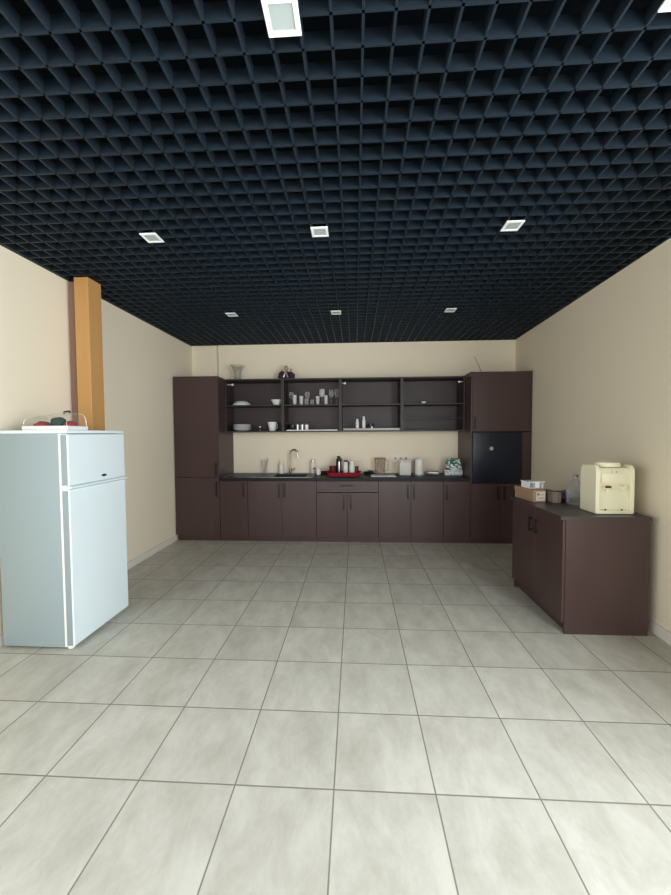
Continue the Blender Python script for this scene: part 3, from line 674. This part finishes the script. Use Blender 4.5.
b = NB(); box(b, -hw + .02, hw - .02, -dp - .0, -dp + .02, .003, .028, .004); obj('drip_ledge', b, 'cream', t)
for sx, mt in ((-1, 'red'), (1, 'cream')):
    b = NB(); box(b, sx * .052 - .014, sx * .052 + .014, -dp - .006, -dp + .034, .178, .208, .006); tp = obj('tap', b, 'cream', t)
    b = NB(); box(b, sx * .052 - .012 - (0.012 if sx < 0 else 0), sx * .052 + .012, -dp - .018, -dp - .004, .190, .206, .004); lv = obj('tap_lever', b, 'darkred' if sx < 0 else 'cream', tp)
    if sx < 0: lv['label'] = 'dark red lever'
    b = NB(); lathe(b, [(0, -.014), (.009, -.014), (.008, 0), (0, 0)], (sx * .052, -dp + .006, .178), 12); obj('nozzle', b, 'cream_in', tp)
    b = NB(); lathe(b, [(0, -.002), (.0065, -.002), (.0065, 0), (0, 0)], (sx * .056 - .012, -dp + .0, .034), 12, 'Y'); obj('screw_cap', b, 'black', t)
for sx in (-.02, .012):
    b = NB(); lathe(b, [(0, -.002), (.004, -.002), (.004, 0), (0, 0)], (sx, -dp + .014, .302), 10, 'Y'); obj('indicator', b, 'wood_dark', t)
for sx in (-1, 1):
    for sy in (-1, 1):
        b = NB(); lathe(b, [(0, 0), (.012, 0), (.013, .0035), (0, .0035)], (sx * .10, sy * .07, 0), 12); obj('foot', b, 'rubber', t)
# water bottle
t = thing('water_bottle', 'clear bluish plastic bottle between the cardboard box and the water dispenser', 'bottle', (1.780, 3.03, CT))
b = NB(); lathe(b, [(0, .006), (.04, 0), (.058, .004), (.062, .02), (.058, .04), (.062, .06), (.058, .08), (.062, .10), (.061, .14), (.045, .18), (.020, .205), (.016, .21), (.016, .225), (0, .225)], seg=28); obj('body', b, 'pet', t)
b = NB(); lathe(b, [(0, .225), (.019, .225), (.019, .243), (0, .245)], seg=20); obj('cap', b, 'greymetal', t)
b = NB(); lathe(b, [(.0625, .06), (.0632, .06), (.0632, .11), (.0625, .11), (.0625, .06)], seg=28); obj('label_band', b, 'pet', t)
# cardboard box
t = thing('cardboard_box', 'flat brown cardboard box with a pale label on the far end of the side cabinet', 'box', (1.530, 3.262, CT), 0.15)
b = NB(); box(b, -.056, .056, -.13, .13, 0, .100, .002, 1); obj('box_body', b, 'cardboard', t)
b = NB(); box(b, -.058, .058, -.132, .132, .1002, .105, .001, 1); box(b, -.060, -.0565, -.132, .132, .065, .1035, .001, 1); obj('lid_flap', b, 'cardboard', t)
b = NB(); box(b, -.030, .052, -.133, -.1305, .010, .088, .001, 1); o = obj('label_sticker', b, 'paper', t)
b = NB(); box(b, -.024, -.002, -.1345, -.1332, .055, .075); box(b, -.015, .044, -.1345, -.1332, .030, .036); box(b, 0.008, .044, -.1345, -.1332, .058, .063); obj('print', b, 'cardgrey', o, False)
t = thing('small_carton', 'small white open carton lying on the brown cardboard box', 'box', (1.548, 3.26, CT + .1055), 0.15)
b = NB(); box(b, -.065, .065, -.055, .055, 0, .004); box(b, -.065, -.061, -.055, .055, .004, .052); box(b, .061, .065, -.055, .055, .004, .052); box(b, -.061, .061, .051, .055, .004, .052); box(b, -.008, .03, -.055, -.051, .004, .052)
obj('carton_body', b, 'porcelain', t, False)
b = NB(); box(b, -.072, .075, -.065, .055, .0525, .058); obj('carton_lid', b, 'white', t, False)
t = thing('paper_parcel', 'grey-brown wrapped parcel between the cardboard box and the clear bottle', 'parcel', (1.668, 3.185, CT), 0.08)
b = NB(); box(b, -.037, .037, -.09, .10, 0, .088, .008, 3); obj('wrapping', b, 'cardgrey', t)
b = NB(); box(b, -.012, -.004, -.0915, .1015, .001, .0895, .003); obj('tape', b, 'cardboard', t)
b = NB(); blob(b, (0, 0, 0), (.075, .07, .050), 13, .13); one('plastic_bag', b, 'darkbag', 'crumpled grey-blue plastic bag behind the clear bottle', 'bag', (1.80, 3.24, CT))

# ------------------------------------------------------------------ fridge
t = thing('refrigerator', 'white two-door fridge-freezer standing against the left wall', 'fridge', (-2.14, 2.555, 0))
fx = lambda x: x + 2.14
b = NB(); box(b, fx(-2.366), fx(-1.932), -.290, .290, .016, 1.440, .006); obj('body', b, 'fridge_shaded', t)
b = NB(); box(b, fx(-2.368), fx(-1.872), -.293, .293, 1.4405, 1.462, .005); obj('top_panel', b, 'fridge', t)
b = NB(); box(b, fx(-1.932), fx(-1.917), -.292, .290, .018, 1.439, .001, 1); obj('gasket', b, 'white', t)
b = NB(); box(b, fx(-1.917), fx(-1.868), -.290, .290, .022, 1.070, .010, 3); d1_ = obj('lower_door', b, 'fridge', t)
b = NB(); box(b, fx(-1.917), fx(-1.868), -.290, .290, 1.095, 1.436, .010, 3); d2_ = obj('upper_door', b, 'fridge', t)
b = NB(); extrude_xz(b, [(fx(-1.917), 1.0725), (fx(-1.872), 1.0725), (fx(-1.852), 1.078), (fx(-1.850), 1.090), (fx(-1.866), 1.0945), (fx(-1.917), 1.0945)], -.292, .292); obj('handle_strip', b, 'fridge', d2_, False)
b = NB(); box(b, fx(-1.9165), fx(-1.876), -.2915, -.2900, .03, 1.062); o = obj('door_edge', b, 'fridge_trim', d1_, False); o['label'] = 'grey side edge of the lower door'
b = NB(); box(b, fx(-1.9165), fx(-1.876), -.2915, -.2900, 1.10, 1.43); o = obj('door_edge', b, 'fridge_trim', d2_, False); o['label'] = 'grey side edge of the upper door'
b = NB(); prism(b, [(0, 0), (0, 0.001)], 0, 1) if False else None
bb = bmesh.new(); pts = [(-.032, 0), (-.018, .007), (0, .011), (.018, .007), (.032, 0), (.018, -.007), (0, -.011), (-.018, -.007)]
lo = [bb.verts.new((fx(-1.868), y + .045, z + 1.131)) for y, z in pts]; hi = [bb.verts.new((fx(-1.866), y * .9 + .045, z * .9 + 1.131)) for y, z in pts]
bb.faces.new(lo); bb.faces.new(hi)
for i in range(8): bb.faces.new((lo[i], lo[(i + 1) % 8], hi[(i + 1) % 8], hi[i]))
bmesh.ops.recalc_face_normals(bb, faces=bb.faces); em = obj('emblem', bb, 'black', d2_, False); em['label'] = 'small dark diamond badge'
b = NB(); box(b, fx(-1.866), fx(-1.8652), .033, .057, 1.128, 1.134); obj('badge_bar', b, 'silver', em, False) if False else b.free()
for sy in (-1, 1):
    for xx in (-2.33, -1.945):
        b = NB(); lathe(b, [(0, 0), (.018, 0), (.018, .008), (.010, .010), (.010, .0165), (0, .0165)], (fx(xx), sy * .25, 0), 14); obj('foot', b, 'rubber', t)
b = NB(); box(b, fx(-1.915), fx(-1.885), -.288, -.262, .006, .0215, .003); obj('lower_hinge', b, 'white', t)
b = NB(); box(b, fx(-2.372), fx(-2.3665), -.25, .25, .25, 1.35)
for k in range(16): tube(b, [(fx(-2.378), -.24, .3 + k * .065), (fx(-2.378), .24, .3 + k * .065)], .003, 6)
box(b, fx(-2.398), fx(-2.3665), -.20, .20, .04, .22, .01); obj('condenser', b, 'black', t)

# on the fridge: white tray with clear cover and cloths
FT = 1.4625
t = thing('covered_tray', 'white tray under a clear plastic cover on top of the fridge', 'tray', (-2.055, 2.395, FT))
hx, hy = .158, .095
b = NB(); box(b, -hx, hx, -hy, hy, 0, .006, .002, 1)
box(b, -hx, hx, -hy, -hy + .005, .006, .028, .002, 1); box(b, -hx, hx, hy - .005, hy, .006, .028, .002, 1)
box(b, -hx, -hx + .005, -hy + .005, hy - .005, .006, .028, .002, 1); box(b, hx - .005, hx, -hy + .005, hy - .005, .006, .028, .002, 1)
obj('tray_base', b, 'white', t)
bb = bmesh.new()
zz = [(.150, .088, .0285, .0285), (.148, .086, .060, .080), (.138, .078, .080, .108), (.115, .060, .086, .118)]
rg = [[bb.verts.new((sx * a, sy * c, zl if sx < 0 else zr)) for sx, sy in ((-1, -1), (1, -1), (1, 1), (-1, 1))] for a, c, zl, zr in zz]
for a, c in zip(rg, rg[1:]):
    for k in range(4): bb.faces.new((a[k], a[(k + 1) % 4], c[(k + 1) % 4], c[k]))
bb.faces.new(rg[-1]); bmesh.ops.recalc_face_normals(bb, faces=bb.faces)
cv = obj('clear_cover', bb, 'clearlid', t, False)
b = NB()
for (a, c, zl, zr) in (zz[0], zz[3]): tube(b, [(-a, -c, zl), (a, -c, zr), (a, c, zr), (-a, c, zl), (-a, -c, zl)], .0013, 6)
for sx, sy in ((-1, -1), (1, -1), (1, 1), (-1, 1)): tube(b, [(sx * q[0], sy * q[1], q[2] if sx < 0 else q[3]) for q in zz], .0013, 6)
obj('cover_edges', b, 'silver', cv)
b = NB(); tube(b, [(.060, 0, .112), (.064, 0, .126), (.100, 0, .130), (.106, 0, .118)], .006, 8); obj('cover_knob', b, 'black', cv)
GC = 'cloth bundles under the clear cover'
b = NB(); blob(b, (0, 0, 0), (.053, .055, .031), 41, .08); one('cloth_bundle', b, 'redcloth', 'wide flat red bundle at the left under the clear cover', 'cloth', (-2.140, 2.39, FT + .0065), GC)
b = NB(); blob(b, (0, 0, 0), (.048, .050, .047), 45, .10); one('cloth_bundle', b, 'greencloth', 'dark green bundle in the middle under the clear cover, tallest of the three', 'cloth', (-2.030, 2.39, FT + .0065), GC)
b = NB(); blob(b, (0, 0, 0), (.030, .050, .032), 47, .08); one('cloth_bundle', b, 'redcloth', 'small red bundle at the right under the clear cover', 'cloth', (-1.944, 2.39, FT + .0065), GC)

# ------------------------------------------------------------------ ceiling downlights
S = .054
t0 = thing('ceiling_light', 'square white recessed downlight nearest the viewer, cut by the top edge', 'light', (-0.2225, 1.170, CZ), 0, 'square downlights set in the black lattice')
b = NB(); box(b, -S, S, -S, -S + .016, -.009, -.001, .001, 1); box(b, -S, S, S - .016, S, -.009, -.001, .001, 1); box(b, -S, -S + .016, -S + .016, S - .016, -.009, -.001, .001, 1); box(b, S - .016, S, -S + .016, S - .016, -.009, -.001, .001, 1)
obj('frame', b, 'lampframe', t0)
b = NB(); box(b, -S + .016, S - .016, -S + .016, S - .016, -.0055, -.001); obj('diffuser', b, 'diffuser', t0, False)
for (x, y, lab) in [(0.9895, 1.170, 'square white recessed downlight at the top right corner of the view'),
                    (-1.3335, 2.378, 'square white downlight over the left side, leftmost of the middle row of three'),
                    (-0.2225, 2.378, 'square white downlight in the centre of the middle row of three'),
                    (0.9895, 2.388, 'square white downlight over the right side, rightmost of the middle row of three'),
                    (-1.3335, 3.93, 'small-looking square downlight at the left of the far row near the back wall'),
                    (-0.2, 3.945, 'small-looking square downlight in the centre of the far row near the back wall'),
                    (1.01, 3.955, 'small-looking square downlight at the right of the far row near the back wall')]:
    dup(t0, (x, y, CZ), lab)

# ------------------------------------------------------------------ light
wd = bpy.data.worlds.new('sky'); SC.world = wd; wd.use_nodes = True
bg = wd.node_tree.nodes['Background']; bg.inputs['Color'].default_value = (0.80, 0.92, 1.0, 1); bg.inputs['Strength'].default_value = 1.0
def area(name, loc, target, sx, sy, power, color):
    l = bpy.data.lights.new(name, 'AREA'); l.shape = 'RECTANGLE'; l.size = sx; l.size_y = sy; l.energy = power; l.color = color
    o = bpy.data.objects.new(name, l); COL.objects.link(o); o.location = loc
    o.rotation_euler = (Vector(target) - Vector(loc)).to_track_quat('-Z', 'Y').to_euler(); return o
area('daylight_right_window', (1.84, (WY0 + WY1) / 2, (WZ0 + WZ1) / 2), (-3, (WY0 + WY1) / 2, (WZ0 + WZ1) / 2 - 0.3), WY1 - WY0 - .1, WZ1 - WZ0 - .1, 222, (0.90, 0.96, 1.0))
area('daylight_rear_window', ((RX0 + RX1) / 2, YR + 0.05, (RZ0 + RZ1) / 2), ((RX0 + RX1) / 2, 4, (RZ0 + RZ1) / 2 - .2), RX1 - RX0 - .1, RZ1 - RZ0 - .1, 145, (0.95, 0.98, 1.0))

area('added_fill_left', (XL + 0.03, (LY0 + LY1) / 2, (LZ0 + LZ1) / 2), (3, (LY0 + LY1) / 2, (LZ0 + LZ1) / 2 - .2), LY1 - LY0 - .1, LZ1 - LZ0 - .1, 84, (0.95, 0.98, 1.0))  # added fill lamp, lifts the right wall and far floor

# ------------------------------------------------------------------ camera
cam = bpy.data.cameras.new('camera'); co = bpy.data.objects.new('camera', cam); COL.objects.link(co); SC.camera = co
cam.sensor_fit = 'HORIZONTAL'; cam.sensor_width = 36; cam.lens = 36 * 363.287 / 671; cam.clip_start = 0.02
F = Vector((-0.0542071, 0.9977842, -0.0385779)); R = Vector((0.9985236, 0.0540306, -0.0056027)); U = Vector((0.0035059, 0.0388247, 0.9992399))
co.matrix_world = Matrix(((R.x, U.x, -F.x, 0), (R.y, U.y, -F.y, 0), (R.z, U.z, -F.z, 1.43), (0, 0, 0, 1)))
vs = SC.view_settings; SC.display_settings.display_device = 'sRGB'
vs.view_transform = 'Standard'; vs.look = 'None'; vs.gamma = 1; vs.use_curve_mapping = False; vs.exposure = 0.0
SC.cycles.max_bounces = 10; SC.cycles.diffuse_bounces = 6; SC.cycles.transparent_max_bounces = 16
